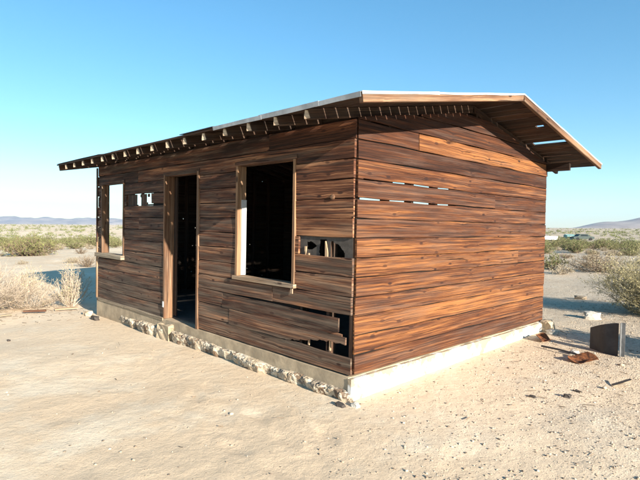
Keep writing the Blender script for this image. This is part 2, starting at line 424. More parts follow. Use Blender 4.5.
# --- front wall siding (Y = 0), s = x
DOOR = (-3.50, -2.64, -.01, 1.98)
WIN = (-1.745, -.785, .755, 2.0)
SWIN = (-5.81, -4.93, .80, 1.965)
openings = [(a - .02, b_ + .018, c, d) for a, b_, c, d in (DOOR, WIN, SWIN)]
mb = MB()
ftn = [.46, .42, .30, .46, .44, .44, .38, .46, .42, .36, .32, .36, .26]
fgr = [.58, .54, .34, .50, .40, .34, .28, .24, .20, .18, .12, .10, .10]
fj = {3: [-1.1], 7: [-4.35], 11: [-4.4], 12: [-1.2]}
def front_piece(a, b_, z0, z1, k, fb=None, ft=None, th=.02, dn=0, **kw):
    kw.setdefault('wav', .003)
    left = (a + b_) / 2 < -2.7
    up = z0 > 1.0
    tn = ftn[k] + random.uniform(-.12, .12) - (.12 if left else 0)
    gr = fgr[k] + random.uniform(-.05, .05) + (.04 if left else 0)
    if (a + b_) / 2 > -.9 and up: tn += .10; gr -= .26
    mb.board((0, dn, 0), Xv, Zv, -Yv, a, b_, fb or z0 + .006, ft or z1 - .001, th, tn, gr, bow=.005, cup=random.uniform(-.004, .004), **kw)
for k in range(NR):
    z0, z1 = row(k)
    ivs = [(-6.02, .018 + random.uniform(-.006, .006))]
    def cut(ivs, a, b_):
        out = []
        for p, q in ivs:
            if b_ <= p or a >= q: out.append((p, q)); continue
            if a > p: out.append((p, a))
            if b_ < q: out.append((b_, q))
        return out
    full = []
    for (a, b_, c, d) in openings:
        if c <= z0 + .02 and d >= z1 - .02: ivs = cut(ivs, a, b_)
    if k == 1: ivs = cut(ivs, -1.9, .3)
    if k == 2: ivs = cut(ivs, -2.05, .3)
    if k == 6: ivs = cut(ivs, -.70, .3)
    if k == 9: ivs = cut(ivs, -4.82, -3.93)
    for j in fj.get(k, []):
        ivs = [p for iv in ivs for p in ([(iv[0], j - .002), (j + .002, iv[1])] if iv[0] + .1 < j < iv[1] - .1 else [iv])]
    for a, b_ in ivs:
        def fb(x, z0=z0, k=k):
            z = z0 + .0065
            for (p, q, c, d) in openings:
                if p < x < q and z0 < d < z1: z = max(z, d)
            if k == 9 and -3.93 <= x < -3.52: z = z0 + .03
            if k == 10 and -3.3 < x < -2.7: z = max(z, z0)
            if k == 3 and x > -2.0: z = z0 + .006 + .012 * max(0, (x + 2.0) / 2)
            return z
        def ft(x, z1=z1, z0=z0, k=k):
            z = z1 - .001
            for (p, q, c, d) in openings:
                if p < x < q and z0 < c < z1 and c > .1: z = min(z, c)
            if k == 1 and x > -1.7: z = z1 - .001 - .05 * min(1, (x + 1.7) / 1.)
            if k == 0 and x > -.7: z = z1 - .012
            return z
        br = []
        for (p, q, c, d) in openings: br += [p - 1e-4, p + 1e-4, q - 1e-4, q + 1e-4]
        front_piece(a, b_, z0, z1, k, fb, ft, breaks=br + [-3.5201, -3.5199], ds=.25)
# the sprung, split board near the corner and its jagged end
front_piece(-2.05, -.14, 0, 0, 2, lambda x: 2 * PITCH + .0035 - .020 * (x + 2.05) / 1.9 + max(0, (x + .165)) * 1.6,
            lambda x: 3 * PITCH - .003 - .028 * (x + 2.05) / 1.9, th=.02, dn=-.004, ds=.15, ch=.001)
front_piece(-.30, -.10, 0, 0, 2, lambda x: 2 * PITCH - .014, lambda x: 2 * PITCH + .012 - .05 * max(0, x + .22), th=.012, dn=-.003, ds=.04, ch=.001)
# torn board below it: its lower edge climbs raggedly to the corner
def torn(x):
    q = min(1, max(0, (x + 1.0) / .85)); return PITCH + .003 + .095 * q * q * (3 - 2 * q) + (.006 * math.sin(x * 47) + .004 * math.sin(x * 113)) * min(1, q * 4)
front_piece(-1.9, -.05, 0, 0, 1, torn, lambda x: 2 * PITCH + .002 - .020 * (x + 2.05) / 1.9, ds=.03, ch=.001, dn=-.001)
# slivers left in the small broken slot by the far window
for xs, w, zt in ((-4.82, .12, .0), (-4.695, .11, .004), (-4.58, .085, .0), (-4.32, .10, .002), (-4.215, .05, .0)):
    mb.box(xs, xs + w, .001, .016, 9 * PITCH + .0, 10 * PITCH - zt, 'z', .15, .3, ds=.1)
for xs, w, za, zb in ((-4.50, .05, .0, .02), (-4.36, .045, .13, .176), (-4.17, .24, .0, .022), (-4.11, .05, .13, .176), (-4.16, .04, .022, .05)):
    mb.box(xs, xs + w, .001, .014, 9 * PITCH + za, 9 * PITCH + zb, 'x', .2, .3, ds=.1)
mb.build('front_siding', 'front', cabin)

# corner strip, end wall and back wall siding
mb = MB()
def wall_rows(O, A, Nn, s0, s1, holes, pins, line=None, tn=.4):
    for k in range(15):
        z0, z1 = row(k)
        if z0 > 2.3 and line is None: break
        ivs = [(s0, s1)]
        for (a, b_, c, d) in holes:
            if c <= z0 + .09 and d >= z1 - .09:
                out = []
                for p, q in ivs:
                    if b_ <= p or a >= q: out.append((p, q)); continue
                    if a > p: out.append((p, a))
                    if b_ < q: out.append((b_, q))
                ivs = out
        for a, b_ in ivs:
            br = []
            pk = [(q, w, h) for (q, kk, w, h) in pins if kk == k]
            for q, w, h in pk: br += [q - 1e-4, q + 1e-4, q + w - 1e-4, q + w + 1e-4]
            def fb(x):
                for q, w, h in pk:
                    if q < x < q + w: return z0 + h
                return z0 - .001
            def ft(x):
                return z1 + .001 if line is None else min(z1 + .001, line(x))
            mb.board(O, A, Zv, Nn, a, b_, fb, ft, .02, tn + random.uniform(-.1, .1), .4, ds=.3, breaks=br, wav=0)
EW = (.13, 1.22, .75, 2.08)
pins = []
r2 = random.Random(4)
for i in range(26): pins.append((r2.uniform(1.4, 4.0), r2.randint(1, 13), r2.choice([.012, .014, .018, .02]), r2.choice([.012, .016, .02])))
wall_rows((-6.0, 0, 0), Yv, -Xv, .0, 4.2, [EW], pins, gline)
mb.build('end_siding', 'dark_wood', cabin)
mb = MB()
wall_rows((0, 4.2, 0), Xv, Yv, -6.0, -.0, [(-3.9, -1.6, 1.60, 2.25)], [])
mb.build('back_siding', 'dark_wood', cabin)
# thin corner board
# added to block light through the seams: dark paper behind the boards, left open where boards are gone
def backing(nm, boxes):
    for b_ in boxes:
        m_ = MB(); m_.box(*b_); m_.build(nm, 'seam_black', cabin)
backing('seam_blocker', [(-3.45, -1.76, .0008, .0028, .01, .36, 'x') if 0 else (-2.63, -1.76, .0008, .0028, .01, 2.27, 'x'), (-1.745, -.70, .0008, .0028, .01, .75, 'x'), (-1.745, -.70, .0008, .0028, 2.03, 2.27, 'x'),
   (-.75, -.0, .0008, .0028, 1.262, 2.27, 'x'), (-.75, -.0, .0008, .0028, .55, 1.035, 'x'), (-4.92, -3.52, .0008, .0028, .01, 1.56, 'x'), (-4.92, -3.52, .0008, .0028, 1.80, 2.27, 'x'), (-3.92, -3.52, .0008, .0028, 1.56, 1.80, 'x'),
   (-5.99, -4.93, .0008, .0028, .01, .72, 'x'), (-5.99, -5.83, .0008, .0028, .72, 2.27, 'x'),
   (-.0028, -.0008, .03, 1.74, .01, 1.555, 'y'), (-.0028, -.0008, 1.74, 4.18, .01, 2.27, 'y'), (-.0028, -.0008, .03, 1.74, 1.80, 2.27, 'y'), (-.0028, -.0008, .03, 1.74, 1.615, 1.735, 'y')])

# --- framing
def stud(x0, x1, y0, y1, z0=.03, z1=2.2):
    m_ = MB(); m_.box(x0, x1, y0, y1, z0, z1, 'z', random.uniform(.3, .6), .3); m_.build('stud', 'dark_wood', cabin)
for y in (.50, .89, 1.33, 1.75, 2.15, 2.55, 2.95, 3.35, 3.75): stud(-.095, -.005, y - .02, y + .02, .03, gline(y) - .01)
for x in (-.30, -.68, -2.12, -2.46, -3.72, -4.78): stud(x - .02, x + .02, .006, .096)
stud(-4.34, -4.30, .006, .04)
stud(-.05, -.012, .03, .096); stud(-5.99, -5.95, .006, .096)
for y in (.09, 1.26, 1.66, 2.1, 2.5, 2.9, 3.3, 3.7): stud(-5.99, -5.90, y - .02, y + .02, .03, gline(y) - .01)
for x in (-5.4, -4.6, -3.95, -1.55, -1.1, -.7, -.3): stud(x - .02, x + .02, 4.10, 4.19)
m_ = MB(); m_.box(-5.99, -.0, .006, .096, 2.205, 2.29, 'x', .4, .2); m_.build('top_plate', 'dark_wood', cabin)
m_ = MB(); m_.box(-6.05, .34, 4.145, 4.195, 2.19, 2.30, 'x', .3, .2); m_.build('top_plate', 'dark_wood', cabin)
m_ = MB(); m_.box(-.66, -.0, .006, .096, .003, .04, 'x', .4, .3); m_.build('bottom_plate', 'dark_wood', cabin)
m_ = MB(); m_.box(-.30, -.262, .006, .02, .175, .36, 'z', .9, .1); m_.build('lath', 'trim', cabin)
m_ = MB(); m_.box(-.57, -.55, .006, .02, .175, .30, 'z', .9, .1); m_.build('lath', 'trim', cabin)
# splintered stub in the upper hole
m_ = MB(); m_.board((0, -.004, 0), Zv, Xv, -Yv, 1.055, 1.20, lambda z: -.335, lambda z: -.30 - max(0, (z - 1.10) * .28), .012, .9, .1, ds=.03, ch=.001)
m_.build('splinter', 'trim', cabin); m_ = MB()
m_.board((0, .0, 0), Zv, Xv, -Yv, 1.05, 1.14, -.625, -.60, .014, .8, .1, ds=.03, ch=.001)
m_.build('splinter', 'trim', cabin); m_ = MB()
m_.board((0, .0, 0), Zv, Xv, -Yv, 1.05, 1.075, -.58, -.555, .014, .8, .1, ds=.03, ch=.001)
m_.build('splinter', 'trim', cabin)
# torn building paper behind the missing board
m_ = MB(); cs_ = .006
def holep(x, z):
    j = .016 * float(vnoise(x * 38, z * 38, 3)) + .010 * float(vnoise(x * 90, z * 90, 4))
    if -.60 + j < x < -.47 + j and abs(z - 1.15 + j * .5) < .038 * min(1, max(0, (-.46 - x) / .07)): return True
    if -.43 + .12 * max(0, (z - 1.08)) + j < x < -.33 and z < 1.215: return True
    if -.28 < x < -.10 and (x + .28) / .18 < 1 and z + j < 1.20 - .10 * ((x + .28) / .18) ** 2: return True
    return False
x = -.71
while x < -.005:
    z = 1.04
    while z < 1.262:
        if not holep(x + cs_ / 2, z + cs_ / 2):
            y = .004
            m_.poly([(x, y, z), (x + cs_, y, z), (x + cs_, y, z + cs_), (x, y, z + cs_), (x, y + .0015, z), (x + cs_, y + .0015, z), (x + cs_, y + .0015, z + cs_), (x, y + .0015, z + cs_)],
                    [(0, 1, 2, 3), (7, 6, 5, 4), (0, 4, 5, 1), (1, 5, 6, 2), (2, 6, 7, 3), (3, 7, 4, 0)])
        z += cs_
    x += cs_
m_.build('building_paper', 'backing', cabin, recalc=False)

# --- door frame, windows
def part(name, mtl, boxes, parent):
    m_ = MB()
    for b_ in boxes: m_.box(*b_[:6], ax=b_[6], tone=b_[7] if len(b_) > 7 else .6, grey=b_[8] if len(b_) > 8 else .25, ds=.4, wav=.001, bow=.0015)
    return m_.build(name, mtl, parent)
df = part('door_frame', 'barge', [(-3.535, -3.50, -.035, .11, -.0, 2.0, 'z', .6, .15)], cabin)
part('side_casing', 'barge', [(-2.64, -2.60, -.036, .11, 0.0, 2.0, 'z', .55, .2)], df)
part('head_casing', 'front', [(-3.56, -2.59, -.03, .10, 1.982, 2.035, 'x', .25, .3)], df)
part('hinge', 'hinge', [(-3.535, -3.497, -.042, -.037, .16, .24, 'z')], df)
part('inner_casing', 'dark_wood', [(-3.50, -3.42, .111, .13, 0.03, 1.98, 'z', .4, .3)], df)
def windowf(name, x0, x1, z0, z1, cw, tn):
    fr = part('window_frame', 'barge', [(x0 - .035, x0, -.034, .085, z0, z1, 'z', tn, .25)], cabin)
    part('side_casing', 'barge', [(x1, x1 + .032, -.036, .085, z0, z1, 'z', tn - .1, .1)], fr)
    part('head_casing', 'front', [(x0 - .06, x1 + .05, -.034, .09, z1 + .001, z1 + .042, 'x', .35, .3)], fr)
    return fr
wf = windowf('w', -1.745, -.785, .757, 2.0, 0, .8)
part('sunlit_white_jamb', 'white_metal', [(-1.7445, -1.735, .02, .088, .76, 1.62, 'z')], wf)  # white strip stops at the eave shadow line, painting the sunlit stretch
part('window_sill', 'trim', [(-1.80, -.73, -.060, .09, .715, .755, 'x', .55, .5), (-.785, -.755, -.05, -.036, .66, .715, 'z', .6, .4)], wf)
sf = windowf('s', -5.81, -4.93, .802, 1.965, 0, .45)
part('window_sill', 'skirt_wood', [(-6.0, -4.88, -.085, .09, .735, .80, 'x', .6, .7)], sf)
ew = part('window_frame', 'dark_wood', [(-6.03, -5.90, .095, .13, .75, 2.08, 'z', .3, .4), (-6.03, -5.90, 1.22, 1.25, .75, 2.08, 'z', .3, .4), (-6.03, -5.90, .09, 1.25, .71, .75, 'y', .4, .4), (-6.03, -5.90, .09, 1.25, 2.08, 2.12, 'y', .4, .4)], cabin)
# round wooden knob nailed on the front
m_ = MB(); m_.tube([(-.24, -.018, 1.61), (-.24, -.030, 1.61), (-.24, -.036, 1.61)], [.027, .024, .014], 14); m_.build('round_knob', 'barge', cabin)
# far left corner trim with sunlit bottom and shaded top painted as two woods
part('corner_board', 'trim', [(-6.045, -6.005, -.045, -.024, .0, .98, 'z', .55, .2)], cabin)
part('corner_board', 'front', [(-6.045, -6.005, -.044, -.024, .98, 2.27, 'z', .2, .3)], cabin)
# sole board along the far front bottom
part('base_board', 'skirt_wood', [(-6.0, -3.52, -.046, -.0245, -.030, .012, 'x', .35, .6)], cabin)

# --- foundation
def blockmesh(name, mtl, x0, x1, y0, y1, z0, z1, parent, d=.06, amp=.004, seed=0):
    bm = bmesh.new()
    bmesh.ops.create_cube(bm, size=1)
    for v in bm.verts: v.co = V((x0 + (v.co.x + .5) * (x1 - x0), y0 + (v.co.y + .5) * (y1 - y0), z0 + (v.co.z + .5) * (z1 - z0)))
    for ax, ln in ((0, x1 - x0), (1, y1 - y0), (2, z1 - z0)):
        n = int(ln / d) - 1
        for i in range(1, n + 1):
            co = [0, 0, 0]; co[ax] = (x0, y0, z0)[ax] + ln * i / (n + 1); no = [0, 0, 0]; no[ax] = 1
            bmesh.ops.bisect_plane(bm, geom=bm.verts[:] + bm.edges[:] + bm.faces[:], plane_co=co, plane_no=no)
    bm.normal_update()
    for v in bm.verts:
        n1 = float(vnoise(v.co.x * 6 + v.co.z * 9, v.co.y * 6 + seed, seed)); n2 = float(vnoise(v.co.x * 19 + v.co.z * 23, v.co.y * 19 + seed, seed + 3))
        v.co += v.normal * (n1 + n2 * .5) * amp * 2
    me = bpy.data.meshes.new(name); bm.to_mesh(me); bm.free(); me.materials.append(M[mtl])
    o = bpy.data.objects.new(name, me); COL.objects.link(o); o.parent = parent; return o
blockmesh('foundation', 'concrete', -6.02, .01, -.035, 4.22, -.6, -.006, cabin, .12, .003)
part('floor_slab', 'floor', [(-5.98, -.1, .10, 4.1, -.004, .012, 'x')], cabin)
blockmesh('white_footing', 'whitewash', .012, .055, -.045, 4.12, -.5, -.012, cabin, .045, .008, 5)
blockmesh('door_step', 'concrete', -3.56, -3.22, -.115, -.02, -.34, -.055, cabin, .025, .022, 8)
# broken, rubbly footing ledge along the front: a swept ragged ribbon
def ledge():
    nx, nt = 620, 22
    xs = np.linspace(-4.95, .09, nx); vs = []
    for i, x in enumerate(xs):
        k = min(1, (x + 4.95) / .8) * min(1, (.10 - x) / .12)
        out = .07 * k + .05 * vnoise(x * 2.1, 0, 21) * k + .05 * vnoise(x * 9, 0, 22)
        zt = -.118 - .0 * x + .030 * vnoise(x * 3., 4, 23) - .05 * (1 - k)
        g = -.2 + x * .016
        for j in range(nt):
            t = j / (nt - 1)
            if t < .45:
                y = -.03 - (out) * t / .45; z = zt - .015 * t / .45
            else:
                q = (t - .45) / .55
                y = -.03 - out + .07 * q * q; z = zt - .015 - (zt - g + .06) * q
            n = vnoise(x * 14, z * 30 + y * 16, 24) * .022 + (.25 - abs(vnoise(x * 31, z * 50 + y * 40, 25))) * .045
            n = n * min(1, t * 5)
            vs.append((x, y - n * .8, z + n * .7))
    vs = np.array(vs); idx = np.arange(nx * nt).reshape(nx, nt)
    f = np.stack([idx[:-1, :-1], idx[:-1, 1:], idx[1:, 1:], idx[1:, :-1]], -1).reshape(-1, 4)
    return np_mesh('footing_ledge', vs, f, None, 'rubble', False, cabin)
ledge()

# --- roof
def slope_frame(front):
    if front: O = V((0, YR, ZR)); B = V((0, -1, -SL)).normalized()
    else: O = V((0, YR, ZR)); B = V((0, 1, -SL)).normalized()
    Nn = V((0, -SL if front else SL, 1)).normalized()
    return O, B, Nn
GAPS = {10: (.05, .48, .085), 6: (.33, .43, .075)}
def sheath(front, wid, gap):
    mb = MB(); O, B, Nn = slope_frame(front)
    ln = ((YR - EF) if front else (EB - YR)) * math.sqrt(1 + SL * SL)
    t = .004; i = 0
    O2 = O - Nn * .022
    while t < ln - .02:
        w = wid; t1 = min(t + w, ln)
        cuts = sorted([XL] + ([random.uniform(-5.5, -3.2), random.uniform(-2.9, -.9)] if i % 2 else [random.uniform(-4.4, -1.9)]) + [XR - .04])
        for a, b_ in zip(cuts[:-1], cuts[1:]):
            bb = b_ - .003; aa = a + .003
            tb = t
            if not front and b_ > 0 and i in GAPS:
                xa, xb, rem = GAPS[i]
                tb = (lambda q, t=t, xa=xa, xb=xb, rem=rem: t + rem if xa < q < xb else t)
            e = random.uniform(-.012, .012) if a == XL else 0
            mb.board(O2, Xv, B, Nn, aa + e, bb, tb, t1, .02, random.uniform(.25, .6), random.uniform(.1, .35), ds=.5, wav=.0025, bow=.002, breaks=(.0499, .0501, .3299, .3301, .4299, .4301, .4799, .4801) if callable(tb) else ())
        g = gap + random.uniform(-.004, .006)
        if not front and 9 <= i <= 9: g = .034
        t = t1 + g; i += 1
    return mb
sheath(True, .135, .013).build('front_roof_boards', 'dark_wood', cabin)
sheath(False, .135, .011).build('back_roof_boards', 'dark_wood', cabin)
def rafter(x0, x1, mtl, tone, depth=.089, name='rafter', drop=.024, e=0.):
    mb = MB()
    for front in (True, False):
        O, B, Nn = slope_frame(front)
        ln = ((YR - EF) if front else (EB - YR)) * math.sqrt(1 + SL * SL) - .025 + e
        mb.board(O - Nn * (drop + depth), B, Nn, Xv, (.004 if name == 'rafter' else -.0) , ln, 0, depth, x1 - x0, tone, .2, ds=.5, wav=.001, bow=0)
        # shift to x0
    for v in mb.v: v.x += x0
    return mb.build(name, mtl, cabin)
x = -.05
while x > -6.3:
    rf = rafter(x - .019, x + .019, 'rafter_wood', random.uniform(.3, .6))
    O, B, Nn = slope_frame(True); ln = (YR - EF) * math.sqrt(1 + SL * SL) - .024
    m_ = MB(); c = O + B * ln - Nn * .024; e = random.uniform(-.004, .004)
    vs = []
    for dd, yy in ((0, 0), (.014, 0)):
        for xx, zz in ((-.009 + e, -.010), (.009 + e, -.012), (.021 + e, -.062), (.025, -.078 + e), (-.022, -.080), (-.022, -.066)):
            p = c + Xv * (x + xx) + Nn * zz + B * (dd - .022 * (xx / .05) * (1 if dd else 0)); vs.append(tuple(p))
    m_.poly(vs, [(0, 1, 2, 3, 4, 5), (11, 10, 9, 8, 7, 6)] + [(i, (i + 1) % 6, (i + 1) % 6 + 6, i + 6) for i in range(6)], random.random(), .8, .2)
    m_.build('rafter_end', 'pale_end', rf)  # pale end grain; the flare carries the sunlit side patch in its shape
    x -= .4
rafter(XL + .0, XL + .036, 'barge', .4)
rafter(XR - .038, XR - .001, 'barge', .50, .072, 'barge_board', .0, .022)
# blocking boards added between rafters over the front plate to stop light leaking in
x = -.05; m_ = MB()
while x > -6.0:
    m_.box(x - .38, x - .02, .02, .04, 2.285, 2.40, 'x', .3, .2); x -= .4
m_.build('light_blocking', 'dark_wood', cabin)
# felt left over the room
m_ = MB()
for front in (True, False):
    O, B, Nn = slope_frame(front)
    m_.board(O + Nn * .001, Xv, B, Nn, -6.2, -.10, .006, 2.12, .004, wav=0, bow=0, ch=.0005)
m_.build('roofing_felt', 'felt', cabin)
# metal edge strips
m_ = MB(); O, B, Nn = slope_frame(True); ln = (YR - EF) * math.sqrt(1 + SL * SL)
for a, b_, lift in ((-1.42, -.62, .0), (-.66, .12, .004), (.08, XR - .01, .001)):
    m_.board(O + Nn * (.003 + lift), Xv, B, Nn, a, b_, ln - .16, ln + .006, .003, ds=.2, wav=.002, bow=.0015, ch=.0005)
    m_.board(O + B * (ln + .006), Xv, Nn, B, a, b_, -.030, .006 + lift, .003, ds=.2, wav=.002, bow=.0015, ch=.0005)
m_.build('eave_flashing', 'metal', cabin)
m_ = MB()
m_.board(O + Nn * .002, Xv, B, Nn, -2.1, -1.43, ln - .2, ln + .008, .008, .4, .5, ds=.2, wav=.003, ch=.001)
m_.build('shingle_scrap', 'felt', cabin); m_ = MB()
m_.board(O + Nn * .002, Xv, B, Nn, -6.45, -4.5, ln - .2, ln + .004, .006, .4, .5, ds=.2, wav=.003, ch=.001)
m_.build('shingle_scrap', 'felt', cabin)
m_ = MB()
for front in (True, False):
    O, B, Nn = slope_frame(front); ln = ((YR - EF) if front else (EB - YR)) * math.sqrt(1 + SL * SL)
    th = .036 if front else .012
    segs = ((-.0, 1.7), (1.7, ln + .004)) if front else ((0, 1.15), (1.15, ln + .004))
    for i, (a, b_) in enumerate(segs):
        lift = .001 + .003 * i
        m_.board(O + Nn * lift, B, Xv, Nn, a, b_, XR - .12, XR + .004, .004, ds=.3, wav=.002, bow=.002, ch=.0005)
        m_.board(O + Xv * (XR + .001) , B, Nn, Xv, a, b_, (-.013 if front else -.008) , lift + .004 , .004, ds=.3, wav=.0025, bow=.0, ch=.0005)
m_.build('rake_flashing', 'white_metal', cabin)

# ------------------------------------------------------------------ ground
def build_ground():
    na = 800; rs = [0.35]
    while rs[-1] < 9400: rs.append(rs[-1] * 1.0195)
    rs = np.array(rs); nr = len(rs)
    a = np.arange(na) / na * 2 * np.pi
    X = CAM.x + rs[:, None] * np.cos(a)[None]; Y = CAM.y + rs[:, None] * np.sin(a)[None]
    Z = ground_np(X, Y)
    v = np.stack([X, Y, Z], -1).reshape(-1, 3)
    idx = np.arange(nr * na).reshape(nr, na); nx = np.roll(idx, -1, 1)
    f = np.stack([idx[:-1], idx[1:], nx[1:], nx[:-1]], -1).reshape(-1, 4)
    c = len(v); v = np.vstack([v, [[CAM.x, CAM.y, gz(CAM.x, CAM.y)]]])
    tri = np.stack([np.full(na, c), idx[0], nx[0], nx[0]], -1)
    o = np_mesh('ground', v, f, None, 'sand', True)
    m2 = np_mesh('g2', v[np.r_[idx[0], c]], np.stack([np.full(na, na), np.arange(na), np.roll(np.arange(na), -1)], -1), None, 'sand', True)
    # merge the tiny centre fan into the ground sheet
    bm = bmesh.new(); bm.from_mesh(o.data); bm.from_mesh(m2.data); bm.to_mesh(o.data); bm.free()
    bpy.data.objects.remove(m2)
    o['kind'] = 'structure'
build_ground()

# ------------------------------------------------------------------ far hills
def hills(name, px0, px1, dist, prof, depth, seed):
    """a range of bare hills: prof(px)->height m above its foot; px = bearing given as tan from the view axis"""
    nx, ny = 420, 30
    ts = np.linspace(px0, px1, nx); vs = []
    for j in range(ny):
        q = j / (ny - 1)
        for t in ts:
            d = dist + depth * q
            p = CAM + (FORWARD + RIGHT * t) * d
            env = math.sin(math.pi * min(1, q * 1.0)) ** .8
            h = prof(t) * env
            rg = 1 + .45 * float(vnoise(p.x / 420, p.y / 420, seed)) * (1 - .2 * env) + .3 * float(vnoise(p.x / 130, p.y / 130, seed + 1))
            base = -0.2 + .0116 * t * d - .0025 * d
            vs.append((p.x, p.y, base - 4 + h * rg))
    idx = np.arange(nx * ny).reshape(ny, nx)
    f = np.stack([idx[:-1, :-1], idx[:-1, 1:], idx[1:, 1:], idx[1:, :-1]], -1).reshape(-1, 4)
    o = np_mesh(name, np.array(vs), f, None, 'mount', False); o['kind'] = 'structure'
def prof_l(t):
    return 118 * max(0, min(1, (t + 1.5) / .35)) * max(0, min(1, (-.28 - t) / .16)) * (1 + .16 * math.sin(t * 17 + 1) + .07 * math.sin(t * 41))
hills('far_mountains', -1.6, -.2, 7600, prof_l, 1300, 31)
def prof_r(t):
    return 92 * max(0, min(1, (t - .50) / .16)) ** .9 * max(0, min(1, (1.5 - t) / .3)) * (1 + .1 * math.sin(t * 26) + .06 * math.sin(t * 60))
hills('far_hills', .45, 1.6, 3600, prof_r, 900, 41)

# ------------------------------------------------------------------ shrubs
def shrub_mesh(kind, R=1., H=1., nstem=60, sub=5, leaves=900, seed=0, lsize=.03, droop=.2, upright=.5, trad=.006):
    r = np.random.default_rng(seed)
    tv, tf, tp = [], [], []
    tips = []
    def seg(p0, p1, r0, r1, c):
        d = p1 - p0; L_ = np.linalg.norm(d); d = d / max(L_, 1e-6)
        a = np.cross(d, [0.3, .5, .8]); a /= max(np.linalg.norm(a), 1e-6); b = np.cross(d, a)
        base = len(tv)
        for p, rr in ((p0, r0), (p1, r1)):
            for k in range(3):
                t = k * 2.094
                tv.append(p + (a * math.cos(t) + b * math.sin(t)) * rr); tp.append(c)
        for k in range(3):
            k2 = (k + 1) % 3; tf.append((base + k, base + k2, base + 3 + k2, base + 3 + k))
    for i in range(nstem):
        az = r.uniform(0, 6.283); lean = r.uniform(0, 1) ** upright
        tip = np.array([math.cos(az) * R * lean, math.sin(az) * R * lean, H * (1.02 - .55 * lean ** 2) * r.uniform(.7, 1.08)])
        p = np.array([math.cos(az), math.sin(az), 0]) * r.uniform(0, .12) * R
        mid = p * .5 + tip * .5 + r.normal(0, .06, 3) * R + np.array([0, 0, -.06 * H])
        mid[2] = max(mid[2], .03)
        c = r.uniform(0, 1)
        q1 = p * .25 + mid * .75 * 1.0 + 0 * tip
        seg(p, mid, trad, trad * .75, c); seg(mid, tip, trad * .75, trad * .3, c)
        for j in range(sub):
            t = r.uniform(.3, 1.); s0 = mid + (tip - mid) * (t * 2 - 1) if t > .5 else p + (mid - p) * t * 2
            dd = (tip - p) / max(np.linalg.norm(tip - p), .01)
            dv = dd * .7 + r.normal(0, .5, 3); dv[2] += .15; dv /= np.linalg.norm(dv)
            e = s0 + dv * r.uniform(.12, .32) * R; e[2] = max(e[2], .01)
            seg(s0, e, trad * .5, trad * .2, r.uniform(0, 1)); tips.append((s0, e))
            for q in range(2):
                s1 = s0 + (e - s0) * r.uniform(.3, .9); dv2 = dv + r.normal(0, .6, 3); dv2 /= np.linalg.norm(dv2)
                e2 = s1 + dv2 * r.uniform(.06, .16) * R; e2[2] = max(e2[2], .01)
                seg(s1, e2, trad * .35, trad * .15, r.uniform(0, 1)); tips.append((s1, e2))
    lv, lf, lp = [], [], []
    for i in range(leaves):
        s0, e = tips[r.integers(len(tips))]; p = s0 + (e - s0) * r.uniform(.2, 1.1) + r.normal(0, .012, 3) * R
        d = r.normal(0, 1, 3); d[2] += .6; d /= np.linalg.norm(d); a = np.cross(d, r.normal(0, 1, 3)); a /= max(np.linalg.norm(a), 1e-6)
        l = lsize * r.uniform(.6, 1.4); b_ = len(lv)
        lv += [p, p + d * l * .5 + a * l * .22, p + d * l, p + d * l * .5 - a * l * .22]; lf.append((b_, b_ + 1, b_ + 2, b_ + 3)); lp += [r.uniform(0, 1)] * 4
    return (np.array(tv), np.array(tf), np.array(tp)), (np.array(lv), np.array(lf), np.array(lp)) if leaves else None
def make_shrub(name, label, cat, loc, tw, lf, group=None, scale=1., rot=0., **kw):
    t, l = shrub_mesh(name, **kw)
    root = thing(name, label, cat, loc, group); root.rotation_euler.z = rot; root.scale = (scale,) * 3
    np_mesh('branches', t[0], t[1], t[2], tw, False, root)
    if l is not None: np_mesh('leaves', l[0], l[1], l[2], lf, False, root)
    return root
def copy_shrub(src, loc, scale, rot, label=None, group=None):
    r = src.copy(); COL.objects.link(r); r.location = loc; r.scale = (scale, scale, scale * random.uniform(.85, 1.1)); r.rotation_euler.z = rot
    for ch in list(src.children):
        c = ch.copy(); COL.objects.link(c); c.parent = r
    if label: r['label'] = label
    if group: r['group'] = group
    return r
def atg(x, y): return (x, y, gz(x, y) - .02)
# right foreground bush
make_shrub('desert_bush', 'big round straw yellow bush with tangled bare lower stems at right edge', 'bush', atg(.95, 7.15), 'twig_olive', 'leaf_straw',
           R=1.12, H=1.12, nstem=300, sub=10, leaves=22000, seed=3, lsize=.024, upright=.5, trad=.0055)
make_shrub('desert_bush', 'dense dry bush just beyond the right edge shading the ground by the dark panel', 'bush', atg(2.75, 3.95), 'twig_brown', 'leaf_straw',
           R=.6, H=.95, nstem=160, sub=8, leaves=22000, seed=4, lsize=.045, upright=.5)
# left brush
make_shrub('dry_brush', 'pale bleached brush heap at the left edge of the yard', 'bush', atg(-7.9, -1.35), 'twig_pale', 'leaf_straw',
           R=.95, H=.80, nstem=170, sub=10, leaves=900, seed=5, lsize=.018, trad=.005)
make_shrub('dry_brush', 'bleached leafless brush between the left heap and the green-tipped bush', 'bush', atg(-7.75, -.62), 'twig_pale', 'leaf_straw',
           R=.62, H=.46, nstem=80, sub=8, leaves=400, seed=6, lsize=.018, trad=.005)
make_shrub('dry_brush', 'green-tipped upright straw bush nearest the cabin shadow', 'bush', atg(-7.55, .02), 'twig_pale', 'leaf_straw',
           R=.42, H=.80, nstem=90, sub=7, leaves=1800, seed=7, lsize=.02, trad=.005, upright=.7)
make_shrub('dry_brush', 'small yellow-green bush at the front edge of the cabin shadow', 'bush', atg(-10.2, -.05), 'twig_pale', 'leaf_straw',
           R=.36, H=.62, nstem=70, sub=7, leaves=1500, seed=8, lsize=.022, trad=.005)
